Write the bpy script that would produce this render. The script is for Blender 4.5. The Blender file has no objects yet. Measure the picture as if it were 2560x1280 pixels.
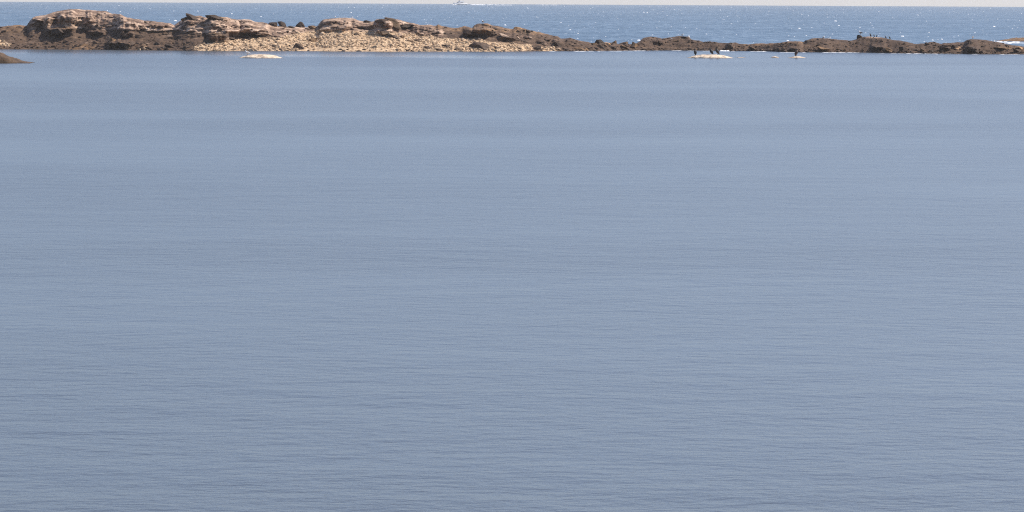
import bpy, bmesh, math, random
import numpy as np
from mathutils import Vector, Matrix

# ------------------------------------------------------------------ camera, sky, sun
sc = bpy.context.scene
col = sc.collection
PW, PH = 2560.0, 1280.0                 # photograph size, used only to survey real positions
HFOV = math.radians(14.0)
F = PW / 2 / math.tan(HFOV / 2)         # focal length in photograph pixels
CAM_H = 6.0
R_EARTH = 6371000.0
PITCH = math.atan((PH / 2 + 3.8) / F)
ROLL = 0.00508
cam_data = bpy.data.cameras.new('camera')
cam = bpy.data.objects.new('camera', cam_data)
col.objects.link(cam)
cam_data.sensor_width = 36.0
cam_data.lens = 18.0 / math.tan(HFOV / 2)
cam_data.clip_start = 1.0
cam_data.clip_end = 40000.0
cam_rot = Matrix.Rotation(math.pi / 2 - PITCH, 3, 'X') @ Matrix.Rotation(ROLL, 3, 'Z')
cam.matrix_world = Matrix.Translation((0, 0, CAM_H)) @ cam_rot.to_4x4()
sc.camera = cam

SUN_AZ = math.radians(68)               # to the right of the view direction (+Y)
SUN_EL = math.radians(47)
world = bpy.data.worlds.new('World')
sc.world = world
world.use_nodes = True
wn = world.node_tree
sky = wn.nodes.new('ShaderNodeTexSky')
sky.sky_type = 'NISHITA'
sky.sun_disc = False
sky.sun_elevation = SUN_EL
sky.sun_rotation = SUN_AZ
sky.altitude = 0
sky.air_density = 0.6
sky.dust_density = 0.8
sky.ozone_density = 1.0
wb = wn.nodes.new('ShaderNodeMix')             # even white balance of the whole sky
wb.data_type = 'RGBA'
wb.blend_type = 'MULTIPLY'
wb.inputs[0].default_value = 1.0
wb.inputs[7].default_value = (1.03, 0.975, 0.965, 1)
wn.links.new(sky.outputs[0], wb.inputs[6])
wn.links.new(wb.outputs[2], wn.nodes['Background'].inputs[0])
wn.nodes['Background'].inputs[1].default_value = 0.125

sun_data = bpy.data.lights.new('sun', 'SUN')
sun_data.energy = 3.4
sun_data.angle = math.radians(0.5)
sun_data.color = (1.0, 0.93, 0.84)
sun = bpy.data.objects.new('sun', sun_data)
col.objects.link(sun)
sun_dir = Vector((math.sin(SUN_AZ) * math.cos(SUN_EL), math.cos(SUN_AZ) * math.cos(SUN_EL), math.sin(SUN_EL)))
sun.rotation_euler = sun_dir.to_track_quat('Z', 'Y').to_euler()
sun.location = (200, 300, 300)

vs = sc.view_settings
vs.view_transform = 'Standard'
vs.look = 'None'
vs.exposure = 0.75
vs.gamma = 1.0
vs.use_curve_mapping = False
sc.cycles.use_denoising = False
sc.cycles.filter_width = 1.15

# ------------------------------------------------------------------ helpers
rng = np.random.RandomState(7)
rnd = random.Random(11)
CR = np.array(cam_rot)


def ray(px, py):
    px = np.asarray(px, float); py = np.asarray(py, float)
    v = np.stack([(px - PW / 2) / F, -(py - PH / 2) / F, -np.ones_like(px * py)], -1)
    w = v @ CR.T
    return w / w[..., 1:2]              # scaled so that forward distance is 1


def at(px, py, d):
    """real point seen at a surveyed direction, d metres out"""
    return ray(px, py) * np.asarray(d, float)[..., None] + np.array([0, 0, CAM_H])


def sea_dist(px, py):
    r = ray(px, py)
    s = np.maximum(-r[..., 2], 1e-6)
    # h - s d = -d^2/(2R)
    disc = np.maximum(s * s - 2 * CAM_H / R_EARTH, 0)
    return (s - np.sqrt(disc)) * R_EARTH


def sea_z(x, y):
    return -(x * x + y * y) / (2 * R_EARTH)


def lattice(ix, iy, seed):
    n = (ix.astype(np.int64) * 374761393 + iy.astype(np.int64) * 668265263 + seed * 974711) & 0x7fffffff
    n = ((n ^ (n >> 13)) * 1274126177) & 0x7fffffff
    n = (n ^ (n >> 16)) & 0xffff
    return n / 32767.5 - 1.0


def vnoise(x, y, seed=0):
    x, y = np.broadcast_arrays(np.asarray(x, float), np.asarray(y, float))
    ix = np.floor(x); iy = np.floor(y)
    fx = x - ix; fy = y - iy
    fx = fx * fx * fx * (fx * (fx * 6 - 15) + 10); fy = fy * fy * fy * (fy * (fy * 6 - 15) + 10)
    a = lattice(ix, iy, seed); b = lattice(ix + 1, iy, seed)
    c = lattice(ix, iy + 1, seed); d = lattice(ix + 1, iy + 1, seed)
    return (a * (1 - fx) + b * fx) * (1 - fy) + (c * (1 - fx) + d * fx) * fy


def fbm(x, y, octv=4, seed=0, gain=0.5):
    t = 0; a = 1.0; s = 0
    for o in range(octv):
        t = t + a * vnoise(x * 2 ** o + 17.3 * o, y * 2 ** o + 5.1 * o, seed + o)
        s += a; a *= gain
    return t / s


def sstep(a, b, x):
    t = np.clip((x - a) / (b - a), 0, 1)
    return t * t * (3 - 2 * t)


def mesh_obj(name, verts, faces, mat, parent=None, smooth=True, attr=None):
    me = bpy.data.meshes.new(name)
    verts = np.asarray(verts, np.float32)
    if isinstance(faces, np.ndarray):
        n, k = faces.shape
        me.vertices.add(len(verts)); me.vertices.foreach_set('co', verts.ravel())
        me.loops.add(n * k); me.loops.foreach_set('vertex_index', faces.ravel().astype(np.int32))
        me.polygons.add(n)
        me.polygons.foreach_set('loop_start', np.arange(0, n * k, k, dtype=np.int32))
        me.polygons.foreach_set('loop_total', np.full(n, k, np.int32))
        me.update(calc_edges=True)
    else:
        me.from_pydata([tuple(map(float, v)) for v in verts], [], faces)
        me.update()
    me.validate()
    if attr is not None:
        ca = me.color_attributes.new('ground_kind', 'FLOAT_COLOR', 'POINT')
        ca.data.foreach_set('color', np.asarray(attr, np.float32).ravel())
    me.polygons.foreach_set('use_smooth', np.full(len(me.polygons), smooth))
    me.materials.append(mat)
    o = bpy.data.objects.new(name, me)
    col.objects.link(o)
    if parent is not None:
        o.parent = parent
    return o


def tag(o, label=None, category=None, group=None, kind=None):
    if label: o['label'] = label
    if category: o['category'] = category
    if group: o['group'] = group
    if kind: o['kind'] = kind
    return o


# ------------------------------------------------------------------ materials
def new_mat(name):
    m = bpy.data.materials.new(name)
    m.use_nodes = True
    nt = m.node_tree
    return m, nt, nt.nodes['Principled BSDF']


def N(nt, t, **kw):
    n = nt.nodes.new(t)
    for k, v in kw.items():
        if k.startswith('i_'):
            n.inputs[k[2:].replace('_', ' ')].default_value = v
        else:
            setattr(n, k, v)
    return n


def noise_node(nt, coord, scale, detail=4.0, rough=0.55, sx=1, sy=1, sz=1):
    mp = N(nt, 'ShaderNodeMapping')
    mp.inputs['Scale'].default_value = (sx, sy, sz)
    nt.links.new(coord, mp.inputs['Vector'])
    n = N(nt, 'ShaderNodeTexNoise')
    n.inputs['Scale'].default_value = scale
    n.inputs['Detail'].default_value = detail
    n.inputs['Roughness'].default_value = rough
    nt.links.new(mp.outputs[0], n.inputs['Vector'])
    return n.outputs['Fac']


def ramp(nt, fac, stops):
    r = N(nt, 'ShaderNodeValToRGB')
    el = r.color_ramp.elements
    while len(el) < len(stops):
        el.new(0.5)
    for e, (p, c) in zip(el, stops):
        e.position = p
        e.color = (*c, 1) if len(c) == 3 else c
    nt.links.new(fac, r.inputs[0])
    return r.outputs[0]


def mix(nt, fac, a, b):
    m = N(nt, 'ShaderNodeMix', data_type='RGBA')
    for s, v in ((m.inputs['Factor'], fac), (m.inputs['A'], a), (m.inputs['B'], b)):
        pass
    if hasattr(fac, 'is_linked'): nt.links.new(fac, m.inputs[0])
    else: m.inputs[0].default_value = fac
    nt.links.new(a, m.inputs[6]); nt.links.new(b, m.inputs[7])
    return m.outputs[2]


def bump(nt, bs, height, strength, dist):
    b = N(nt, 'ShaderNodeBump')
    b.inputs['Strength'].default_value = strength
    b.inputs['Distance'].default_value = dist
    nt.links.new(height, b.inputs['Height'])
    nt.links.new(b.outputs[0], bs.inputs['Normal'])


def rock_ramp(nt, P, kind):
    if kind == 'granite':
        f = noise_node(nt, P, 0.9, 6, 0.65, 0.35, 1, 2.2)
        return ramp(nt, f, [(0.36, (0.078, 0.045, 0.031)), (0.46, (0.22, 0.140, 0.094)), (0.54, (0.39, 0.267, 0.186)), (0.64, (0.63, 0.465, 0.34))])
    if kind == 'beach':
        f = noise_node(nt, P, 3.0, 5, 0.6)
        return ramp(nt, f, [(0.34, (0.25, 0.15, 0.085)), (0.48, (0.52, 0.36, 0.215)), (0.7, (0.72, 0.54, 0.36))])
    if kind == 'ochre':
        f = noise_node(nt, P, 1.6, 5, 0.65)
        return ramp(nt, f, [(0.30, (0.07, 0.042, 0.026)), (0.5, (0.23, 0.13, 0.06)), (0.68, (0.42, 0.26, 0.14))])
    f = noise_node(nt, P, 1.5, 6, 0.7, 0.6, 1, 1.6)
    return ramp(nt, f, [(0.30, (0.036, 0.021, 0.014)), (0.43, (0.078, 0.047, 0.029)), (0.57, (0.112, 0.068, 0.042)), (0.72, (0.21, 0.135, 0.08))])


def ground_material():
    m, nt, bs = new_mat('shore_rock')
    P = N(nt, 'ShaderNodeNewGeometry').outputs['Position']
    a = N(nt, 'ShaderNodeAttribute', attribute_name='ground_kind')
    sep = N(nt, 'ShaderNodeSeparateColor')
    nt.links.new(a.outputs['Color'], sep.inputs[0])
    c = rock_ramp(nt, P, 'weed')
    for k, ch in (('ochre', 2), ('beach', 1), ('granite', 0)):
        c = mix(nt, sep.outputs[ch], c, rock_ramp(nt, P, k))
    nt.links.new(c, bs.inputs['Base Color'])
    bs.inputs['Roughness'].default_value = 0.85
    bs.inputs['Specular IOR Level'].default_value = 0.25
    bump(nt, bs, noise_node(nt, P, 4.0, 6, 0.7), 0.9, 0.12)
    return m


def stone_material(name, kind, gain=1.0):
    m, nt, bs = new_mat(name)
    P = N(nt, 'ShaderNodeNewGeometry').outputs['Position']
    c = rock_ramp(nt, P, kind)
    oi = N(nt, 'ShaderNodeObjectInfo')
    geo = N(nt, 'ShaderNodeNewGeometry')
    ad = N(nt, 'ShaderNodeMath', operation='ADD')
    nt.links.new(oi.outputs['Random'], ad.inputs[0]); nt.links.new(geo.outputs['Random Per Island'], ad.inputs[1])
    fr = N(nt, 'ShaderNodeMath', operation='FRACT'); nt.links.new(ad.outputs[0], fr.inputs[0])
    mr = N(nt, 'ShaderNodeMapRange'); nt.links.new(fr.outputs[0], mr.inputs[0])
    mr.inputs[3].default_value = 0.5 * gain; mr.inputs[4].default_value = 1.14 * gain
    hv = N(nt, 'ShaderNodeHueSaturation')
    nt.links.new(c, hv.inputs['Color']); nt.links.new(mr.outputs[0], hv.inputs['Value'])
    nt.links.new(hv.outputs[0], bs.inputs['Base Color'])
    bs.inputs['Roughness'].default_value = 0.8
    bs.inputs['Specular IOR Level'].default_value = 0.3
    bump(nt, bs, noise_node(nt, P, 6.0, 5, 0.65), 0.6, 0.05)
    return m


def plain_material(name, c, rough=0.6, var=0.15, scale=8.0, spec=0.3):
    m, nt, bs = new_mat(name)
    P = N(nt, 'ShaderNodeTexCoord').outputs['Object']
    f = noise_node(nt, P, scale, 3)
    lo = tuple(x * (1 - var) for x in c); hi = tuple(min(1, x * (1 + var)) for x in c)
    nt.links.new(ramp(nt, f, [(0.3, lo), (0.7, hi)]), bs.inputs['Base Color'])
    bs.inputs['Roughness'].default_value = rough
    bs.inputs['Specular IOR Level'].default_value = spec
    return m


def water_material():
    m, nt, bs = new_mat('sea_water')
    P = N(nt, 'ShaderNodeNewGeometry').outputs['Position']
    bs.inputs['IOR'].default_value = 1.333
    bs.inputs['Specular IOR Level'].default_value = 0.5
    rr = N(nt, 'ShaderNodeMapRange')
    sp = N(nt, 'ShaderNodeSeparateXYZ'); nt.links.new(P, sp.inputs[0])
    # wave field: wind chop over a gentle swell
    a = noise_node(nt, P, 0.7, 5, 0.62, 0.8, 1, 1)
    b = noise_node(nt, P, 0.11, 3, 0.5, 0.6, 1, 1)
    h1 = N(nt, 'ShaderNodeMath', operation='MULTIPLY'); nt.links.new(a, h1.inputs[0]); h1.inputs[1].default_value = 0.55
    h2 = N(nt, 'ShaderNodeMath', operation='MULTIPLY'); nt.links.new(b, h2.inputs[0]); h2.inputs[1].default_value = 1.6
    h0 = N(nt, 'ShaderNodeMath', operation='ADD'); nt.links.new(h1.outputs[0], h0.inputs[0]); nt.links.new(h2.outputs[0], h0.inputs[1])
    c1 = noise_node(nt, P, 2.4, 4, 0.6, 0.8, 1, 1)
    c2 = noise_node(nt, P, 0.5, 2, 0.5, 0.8, 1, 1)
    hc = N(nt, 'ShaderNodeMath', operation='MULTIPLY_ADD'); nt.links.new(c1, hc.inputs[0]); hc.inputs[1].default_value = 0.20
    hd = N(nt, 'ShaderNodeMath', operation='MULTIPLY'); nt.links.new(c2, hd.inputs[0]); hd.inputs[1].default_value = 0.30; nt.links.new(hd.outputs[0], hc.inputs[2])
    outer = N(nt, 'ShaderNodeMapRange', interpolation_type='SMOOTHSTEP'); nt.links.new(sp.outputs['Y'], outer.inputs[0])
    outer.inputs[1].default_value = 455; outer.inputs[2].default_value = 530
    h = N(nt, 'ShaderNodeMix'); nt.links.new(outer.outputs[0], h.inputs[0]); nt.links.new(hc.outputs[0], h.inputs[2]); nt.links.new(h0.outputs[0], h.inputs[3])
    # sheltered water inside the reef is calmer than the open sea outside it
    shelter = N(nt, 'ShaderNodeMapRange', interpolation_type='SMOOTHSTEP')
    nt.links.new(sp.outputs['Y'], shelter.inputs[0])
    shelter.inputs[1].default_value = 470; shelter.inputs[2].default_value = 540
    shelter.inputs[3].default_value = 0.44; shelter.inputs[4].default_value = 1.0
    # shallow weedy lagoon, blue deep water outside
    ba = N(nt, 'ShaderNodeMapRange', interpolation_type='SMOOTHSTEP'); nt.links.new(sp.outputs['Y'], ba.inputs[0])
    ba.inputs[1].default_value = 455; ba.inputs[2].default_value = 530
    nt.links.new(ramp(nt, ba.outputs[0], [(0.0, (0.058, 0.066, 0.070)), (1.0, (0.03, 0.07, 0.11))]), bs.inputs['Base Color'])
    # wind slicks: long smooth lanes across the water
    sl = noise_node(nt, P, 0.022, 5, 0.62, 0.6, 1.0, 1)
    sr = N(nt, 'ShaderNodeMapRange'); nt.links.new(sl, sr.inputs[0])
    sr.inputs[1].default_value = 0.40; sr.inputs[2].default_value = 0.62
    sr.inputs[3].default_value = 1.15; sr.inputs[4].default_value = 0.6
    st = N(nt, 'ShaderNodeMath', operation='MULTIPLY')
    nt.links.new(shelter.outputs[0], st.inputs[0]); nt.links.new(sr.outputs[0], st.inputs[1])
    nt.links.new(st.outputs[0], rr.inputs[0])
    rr.inputs[1].default_value = 0.22; rr.inputs[2].default_value = 1.1
    rr.inputs[3].default_value = 0.25; rr.inputs[4].default_value = 0.31
    dash = noise_node(nt, P, 1.0, 4, 0.65, 0.5, 0.03, 1)
    dr = N(nt, 'ShaderNodeMapRange'); nt.links.new(dash, dr.inputs[0])
    dr.inputs[1].default_value = 0.3; dr.inputs[2].default_value = 0.7
    dr.inputs[3].default_value = -0.24; dr.inputs[4].default_value = 0.24
    da = N(nt, 'ShaderNodeMapRange', interpolation_type='SMOOTHSTEP'); nt.links.new(sp.outputs['Y'], da.inputs[0])
    da.inputs[1].default_value = 430; da.inputs[2].default_value = 560; da.inputs[3].default_value = 0.0; da.inputs[4].default_value = 1.0
    dm = N(nt, 'ShaderNodeMath', operation='MULTIPLY_ADD'); nt.links.new(dr.outputs[0], dm.inputs[0]); nt.links.new(da.outputs[0], dm.inputs[1]); dm.inputs[2].default_value = 1.0
    # one long smooth lane in the lee of the island, drifting towards the viewer on the right
    pa = at(np.array(150.0), np.array(131.5), sea_dist(np.array(150.0), np.array(131.5)))
    pb = at(np.array(1250.0), np.array(142.5), sea_dist(np.array(1250.0), np.array(142.5)))
    sb = (pb[1] - pa[1]) / (pb[0] - pa[0])
    lx = N(nt, 'ShaderNodeMath', operation='MULTIPLY_ADD'); nt.links.new(sp.outputs['X'], lx.inputs[0]); lx.inputs[1].default_value = -sb; lx.inputs[2].default_value = -(pa[1] - sb * pa[0])
    ly = N(nt, 'ShaderNodeMath', operation='ADD'); nt.links.new(sp.outputs['Y'], ly.inputs[0]); nt.links.new(lx.outputs[0], ly.inputs[1])
    lw = noise_node(nt, P, 0.06, 3, 0.6, 1.0, 0.3, 1)
    lz = N(nt, 'ShaderNodeMath', operation='MULTIPLY_ADD'); nt.links.new(lw, lz.inputs[0]); lz.inputs[1].default_value = 22.0; lz.inputs[2].default_value = -11.0
    la = N(nt, 'ShaderNodeMath', operation='ADD'); nt.links.new(ly.outputs[0], la.inputs[0]); nt.links.new(lz.outputs[0], la.inputs[1])
    lb = N(nt, 'ShaderNodeMath', operation='ABSOLUTE'); nt.links.new(la.outputs[0], lb.inputs[0])
    lane = N(nt, 'ShaderNodeMapRange', interpolation_type='SMOOTHSTEP'); nt.links.new(lb.outputs[0], lane.inputs[0])
    lane.inputs[1].default_value = 6.0; lane.inputs[2].default_value = 15.0; lane.inputs[3].default_value = 0.62; lane.inputs[4].default_value = 1.0
    lf = N(nt, 'ShaderNodeMapRange', interpolation_type='SMOOTHSTEP'); nt.links.new(sp.outputs['X'], lf.inputs[0])
    lf.inputs[1].default_value = -12; lf.inputs[2].default_value = 6
    lk = N(nt, 'ShaderNodeMath', operation='MAXIMUM'); nt.links.new(lane.outputs[0], lk.inputs[0]); nt.links.new(lf.outputs[0], lk.inputs[1])
    rl = N(nt, 'ShaderNodeMath', operation='MULTIPLY'); nt.links.new(rr.outputs[0], rl.inputs[0]); nt.links.new(lk.outputs[0], rl.inputs[1])
    rm = N(nt, 'ShaderNodeMath', operation='MULTIPLY'); nt.links.new(rl.outputs[0], rm.inputs[0]); nt.links.new(dm.outputs[0], rm.inputs[1])
    nt.links.new(rm.outputs[0], bs.inputs['Roughness'])
    bp = N(nt, 'ShaderNodeBump'); bp.inputs['Distance'].default_value = 0.5
    nt.links.new(h.outputs[0], bp.inputs['Height']); nt.links.new(st.outputs[0], bp.inputs['Strength'])
    nt.links.new(bp.outputs[0], bs.inputs['Normal'])
    return m


M_WATER = water_material()
M_GROUND = ground_material()
M_DARK = stone_material('weed_boulder', 'weed', 0.85)
M_BROWN = stone_material('brown_boulder', 'ochre', 0.8)
M_OCHRE = stone_material('ochre_boulder', 'ochre', 1.9)
M_GRAN = stone_material('granite_boulder', 'granite', 0.95)
M_COBBLE = stone_material('cobble', 'beach', 1.05)
def guano_material():
    m, nt, bs = new_mat('guano_whitened_rock')
    P = N(nt, 'ShaderNodeNewGeometry').outputs['Position']
    f = noise_node(nt, P, 2.2, 6, 0.7)
    c = ramp(nt, f, [(0.34, (0.28, 0.19, 0.12)), (0.45, (0.56, 0.43, 0.30)), (0.58, (0.72, 0.59, 0.44))])
    sp = N(nt, 'ShaderNodeSeparateXYZ'); nt.links.new(P, sp.inputs[0])
    w = noise_node(nt, P, 3.0, 4, 0.6)
    ad = N(nt, 'ShaderNodeMath', operation='MULTIPLY_ADD'); nt.links.new(w, ad.inputs[0]); ad.inputs[1].default_value = -0.10; nt.links.new(sp.outputs['Z'], ad.inputs[2])
    band = N(nt, 'ShaderNodeMapRange'); nt.links.new(ad.outputs[0], band.inputs[0])     # dark tide line of weed
    band.inputs[1].default_value = -0.06; band.inputs[2].default_value = -0.02
    nt.links.new(mix(nt, band.outputs[0], rock_ramp(nt, P, 'weed'), c), bs.inputs['Base Color'])
    bs.inputs['Roughness'].default_value = 0.85
    bump(nt, bs, noise_node(nt, P, 5.0, 5, 0.7), 0.8, 0.08)
    return m


M_GUANO = guano_material()
M_FOAM_GLINT = plain_material('foam', (0.82, 0.84, 0.85), 0.9, 0.06, 2.0)  # foam white, also worn by the modelled sun glints and sky reflection
M_BLACK = plain_material('black_plumage', (0.014, 0.012, 0.013), 0.5, 0.3, 20)
M_BROWNB = plain_material('brown_plumage', (0.06, 0.035, 0.028), 0.6, 0.3, 20)
M_WHITE = plain_material('white_plumage', (0.78, 0.76, 0.73), 0.7, 0.05, 20)
M_SLATE = plain_material('slate_wing', (0.035, 0.035, 0.042), 0.6, 0.2, 20)
M_GREYW = plain_material('grey_wing', (0.36, 0.37, 0.39), 0.6, 0.1, 20)
M_TAN = plain_material('mottled_brown_plumage', (0.38, 0.28, 0.2), 0.7, 0.4, 30)
M_BILL = plain_material('bill', (0.5, 0.32, 0.08), 0.4, 0.1, 20)
M_LEG = plain_material('leg_skin', (0.16, 0.12, 0.1), 0.5, 0.1, 20)
M_HULL = plain_material('white_gelcoat', (0.88, 0.88, 0.87), 0.3, 0.02, 1)
M_TINT = plain_material('tinted_glass', (0.03, 0.035, 0.045), 0.1, 0.1, 1, 0.5)
M_TRIM = plain_material('grey_trim', (0.45, 0.45, 0.47), 0.5, 0.1, 1)

# ------------------------------------------------------------------ sea
rings = np.unique(np.concatenate([np.linspace(2, 60, 12), np.geomspace(60, 15000, 110)]))
SEG = 360
ang = np.linspace(0, 2 * np.pi, SEG, endpoint=False)
vx = (rings[:, None] * np.sin(ang)[None]).ravel(); vy = (rings[:, None] * np.cos(ang)[None]).ravel()
sv = np.stack([vx, vy, sea_z(vx, vy)], -1)
nr = len(rings)
i, j = np.meshgrid(np.arange(nr - 1), np.arange(SEG), indexing='ij')
j2 = (j + 1) % SEG
sf = np.stack([i * SEG + j, (i + 1) * SEG + j, (i + 1) * SEG + j2, i * SEG + j2], -1).reshape(-1, 4)[:, ::-1]
sv = np.vstack([sv, [[0, 0, 0]]])
sea = mesh_obj('sea', sv, sf.copy(), M_WATER)
hub = bmesh.new(); hub.from_mesh(sea.data); hub.verts.ensure_lookup_table()
for k in range(SEG):
    hub.faces.new((hub.verts[nr * SEG], hub.verts[(k + 1) % SEG], hub.verts[k]))
bmesh.ops.recalc_face_normals(hub, faces=hub.faces)
hub.to_mesh(sea.data); hub.free()
if sea.data.polygons[0].normal.z < 0:
    sea.data.flip_normals()
sea.data.polygons.foreach_set('use_smooth', np.full(len(sea.data.polygons), True))
tag(sea, 'blue-grey sea with light chop, calmer inside the reef', kind='structure')

# ------------------------------------------------------------------ rocky island and reef
SIL = [(-330,112),(-250,96),(-160,84),(-80,72),(0,66),(25,64),(45,62),(62,64),(66,64),(68,62),(75,52),(82,44),(90,41),(115,37),(140,29),(160,24.5),(175,23),(200,23.5),(240,26),(265,28),(280,34),(292,35),(300,35),(312,41),(320,44),(345,48),(360,51),(390,54),(405,56),(420,57.5),(428,59),(433,61.5),(437,61.5),(443,57),(450,52),(460,46),(470,43.5),(480,43),(487,40),(495,39),(502,39.5),(508,42),(515,44),(521,44.5),(526,42),(532,40),(540,40),(548,41.5),(555,42),(570,43.5),(578,47),(590,48.5),(610,48),(625,49),(635,54),(645,55.5),(655,56),(662,57),(672,60),(680,63),(690,64),(705,65),(716,67),(722,67),(730,66.5),(740,67),(755,68),(768,68),(775,67),(785,66),(793,65),(797,60),(802,54),(808,49.5),(820,46.5),(840,45),(870,44.5),(885,46),(892,49.5),(905,53),(915,55),(925,54),(935,54),(938,50),(943,48),(955,48),(970,47),(985,47.5),(1000,50),(1020,55),(1040,60),(1050,63),(1060,62.5),(1075,61.5),(1083,64),(1090,64),(1095,61),(1105,65),(1120,67.5),(1135,70),(1150,69),(1155,67.5),(1160,65),(1170,67),(1180,69.5),(1185,64),(1192,59.5),(1200,58.5),(1215,60),(1222,59.5),(1228,63),(1240,64),(1250,66),(1262,70),(1270,71),(1280,72),(1290,69),(1300,68),(1310,71),(1320,75),(1330,77),(1345,80),(1360,83),(1380,88),(1395,91),(1402,96),(1415,96),(1425,94.5),(1435,97),(1445,101),(1455,103),(1468,104),(1480,108),(1487,107),(1500,106),(1515,106),(1535,106),(1545,110),(1560,109),(1575,110),(1590,109),(1600,103),(1605,97),(1612,94),(1625,91.5),(1640,93),(1655,96),(1670,94),(1680,92.5),(1700,90),(1715,91),(1723,92),(1728,98),(1740,101),(1750,102),(1760,105.5),(1770,104),(1785,104),(1800,106.5),(1815,107),(1830,107),(1840,106),(1850,109),(1870,111),(1885,109),(1900,108),(1915,109),(1930,108),(1950,107.5),(1965,104),(1980,103),(2000,104),(2010,105),(2018,100),(2030,96),(2045,95),(2070,96),(2090,98),(2110,100),(2125,102),(2140,98),(2145,96),(2155,94),(2160,92),(2170,91.5),(2200,93),(2215,96),(2235,100),(2260,103),(2275,107),(2290,110),(2300,109),(2315,108.5),(2325,105),(2335,104),(2345,107),(2352,110),(2360,107.5),(2375,107),(2395,106),(2410,105),(2416,100),(2425,98),(2440,98),(2455,99),(2475,102),(2500,106),(2520,111),(2540,114),(2560,117),(2620,120),(2700,128),(2760,136)]
WAT = [(-330,122.5),(0,123.5),(100,124),(240,124.5),(300,126),(400,126),(500,127.5),(600,127.5),(760,128),(850,129),(1000,129),(1250,129),(1400,128),(1500,127.5),(1630,126.5),(1700,126),(1800,127.5),(1940,128.5),(1960,130.5),(2100,131),(2200,132),(2240,133.5),(2350,134.5),(2440,135),(2560,136),(2760,138.5)]
SX, SY = np.array(SIL).T
WX, WY = np.array(WAT).T


def poly_mask(px, py, pts, soft=3.0, seed=0):
    """soft inside-ness of a surveyed outline with a ragged edge"""
    px = px + 5 * fbm(px / 14, py / 6, 3, seed); py = py + 3.0 * fbm(px / 11, py / 5, 3, seed + 9)
    inside = np.zeros(px.shape, bool)
    dmin = np.full(px.shape, 1e9)
    n = len(pts)
    for k in range(n):
        x1, y1 = pts[k]; x2, y2 = pts[(k + 1) % n]
        c = ((y1 > py) != (y2 > py)) & (px < (x2 - x1) * (py - y1) / (y2 - y1 + 1e-9) + x1)
        inside ^= c
        ex, ey = x2 - x1, y2 - y1
        t = np.clip(((px - x1) * ex + (py - y1) * ey) / (ex * ex + ey * ey + 1e-9), 0, 1)
        dmin = np.minimum(dmin, np.hypot(px - x1 - t * ex, py - y1 - t * ey))
    sd = np.where(inside, dmin, -dmin)
    return sstep(-soft, soft, sd)


GRANITE = [[(64,10),(310,10),(340,30),(430,55),(440,40),(470,30),(640,30),(720,56),(800,30),(900,30),(1060,40),(1090,66),(1080,78),(1010,84),(950,80),(800,76),(760,80),(700,92),(660,90),(640,80),(560,82),(500,82),(440,77),(370,78),(300,72),(270,74),(190,70),(165,66),(140,66),(75,70)],
           [(1290,88),(1330,92),(1310,95)], [(1060,70),(1110,74),(1105,92),(1040,90)]]
BEACH = [[(540,105),(600,97),(640,96),(700,92),(760,80),(830,74),(960,80),(1060,88),(1100,96),(1200,98),(1230,106),(1330,112),(1332,126),(1200,133),(900,134),(740,134),(500,132),(480,116)],
         [(-20,101),(6,101),(26,110),(24,116),(-20,114)], [(1350,118),(1380,116),(1400,124),(1390,130),(1350,128)]]
OCHRE = [[(-300,60),(70,58),(75,74),(40,80),(-300,84)], [(1070,60),(1200,50),(1340,70),(1410,92),(1330,84),(1240,80),(1170,80),(1080,76)],
         [(1860,100),(2010,100),(2012,110),(1860,116)], [(1440,118),(1490,122),(1490,132),(1430,132)], [(2380,114),(2400,114),(2402,128),(2380,126)],
         [(130,66),(180,64),(185,76),(140,78)], [(180,110),(240,112),(240,126),(170,126)], [(2500,114),(2570,118),(2570,130),(2520,124)]]
PALE_TOP = [[(2166,89),(2200,91),(2206,95),(2166,93.5)]]
# steep faces that turn away from the sun (x0, x1, y top, y bottom)
SCARPS = [(148,232,42,61),(70,128,45,66),(112,186,72,89),(222,262,79,90),(236,248,36,40),(290,345,72,82),(320,420,62,68),(455,485,55,62),(560,600,78,92),(600,660,74,88),(520,570,88,104),(300,340,84,94),(270,330,107,118),(660,715,60,66),(800,850,52,60),(800,870,70,78),(905,945,62,68),(935,1036,53,70),(860,960,66,69),(940,980,80,87),(1030,1070,84,88),(1165,1235,75,90),(1250,1290,94,103),(1305,1335,74,80),(1345,1362,104,109),(1384,1402,106,114),(1636,1660,104,112),(1820,1828,110,124),(1940,2000,123,130),(2050,2075,120,126),(2180,2210,116,124),(2350,2385,113,122),(2415,2445,122,133),(1990,2000,110,117)]

XS = np.arange(-330, 2761, 1.5)
NV = 104
V = np.linspace(0, 1, NV)
top = np.interp(XS, SX, SY) + 0.9 * fbm(XS / 9.0, XS * 0 + 3, 3, 40)
wat = np.interp(XS, WX, WY) + 1.0 * fbm(XS / 14.0, XS * 0 + 8, 3, 41)
top = np.minimum(top, wat - 1.0)
PX = np.repeat(XS[:, None], NV, 1)
PY = wat[:, None] + (top - wat)[:, None] * V[None]
g_gran = np.max([poly_mask(PX, PY, p, 3, 3) for p in GRANITE], 0)
g_beach = np.max([poly_mask(PX, PY, p, 3, 5) for p in BEACH], 0)
g_ochre = np.max([poly_mask(PX, PY, p, 4, 7) for p in OCHRE], 0) * np.clip(0.55 + 0.8 * fbm(PX / 12, PY / 5, 3, 77), 0, 1)
g_pale = np.max([poly_mask(PX, PY, p, 1.2, 9) for p in PALE_TOP], 0)
patch = sstep(0.25, 0.5, fbm(PX / 26, PY / 4.5 + PX * 0.01, 4, 21))     # bare pale stone between the weed
g_granite = np.clip(np.maximum(g_gran, g_pale), 0, 1)
g_granite = np.clip(g_granite * (1 - 0.35 * sstep(0.25, 0.45, fbm(PX / 30, PY / 5, 3, 66))) + 0.30 * patch * (1 - g_beach) * (PX < 1480), 0, 1)

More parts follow.
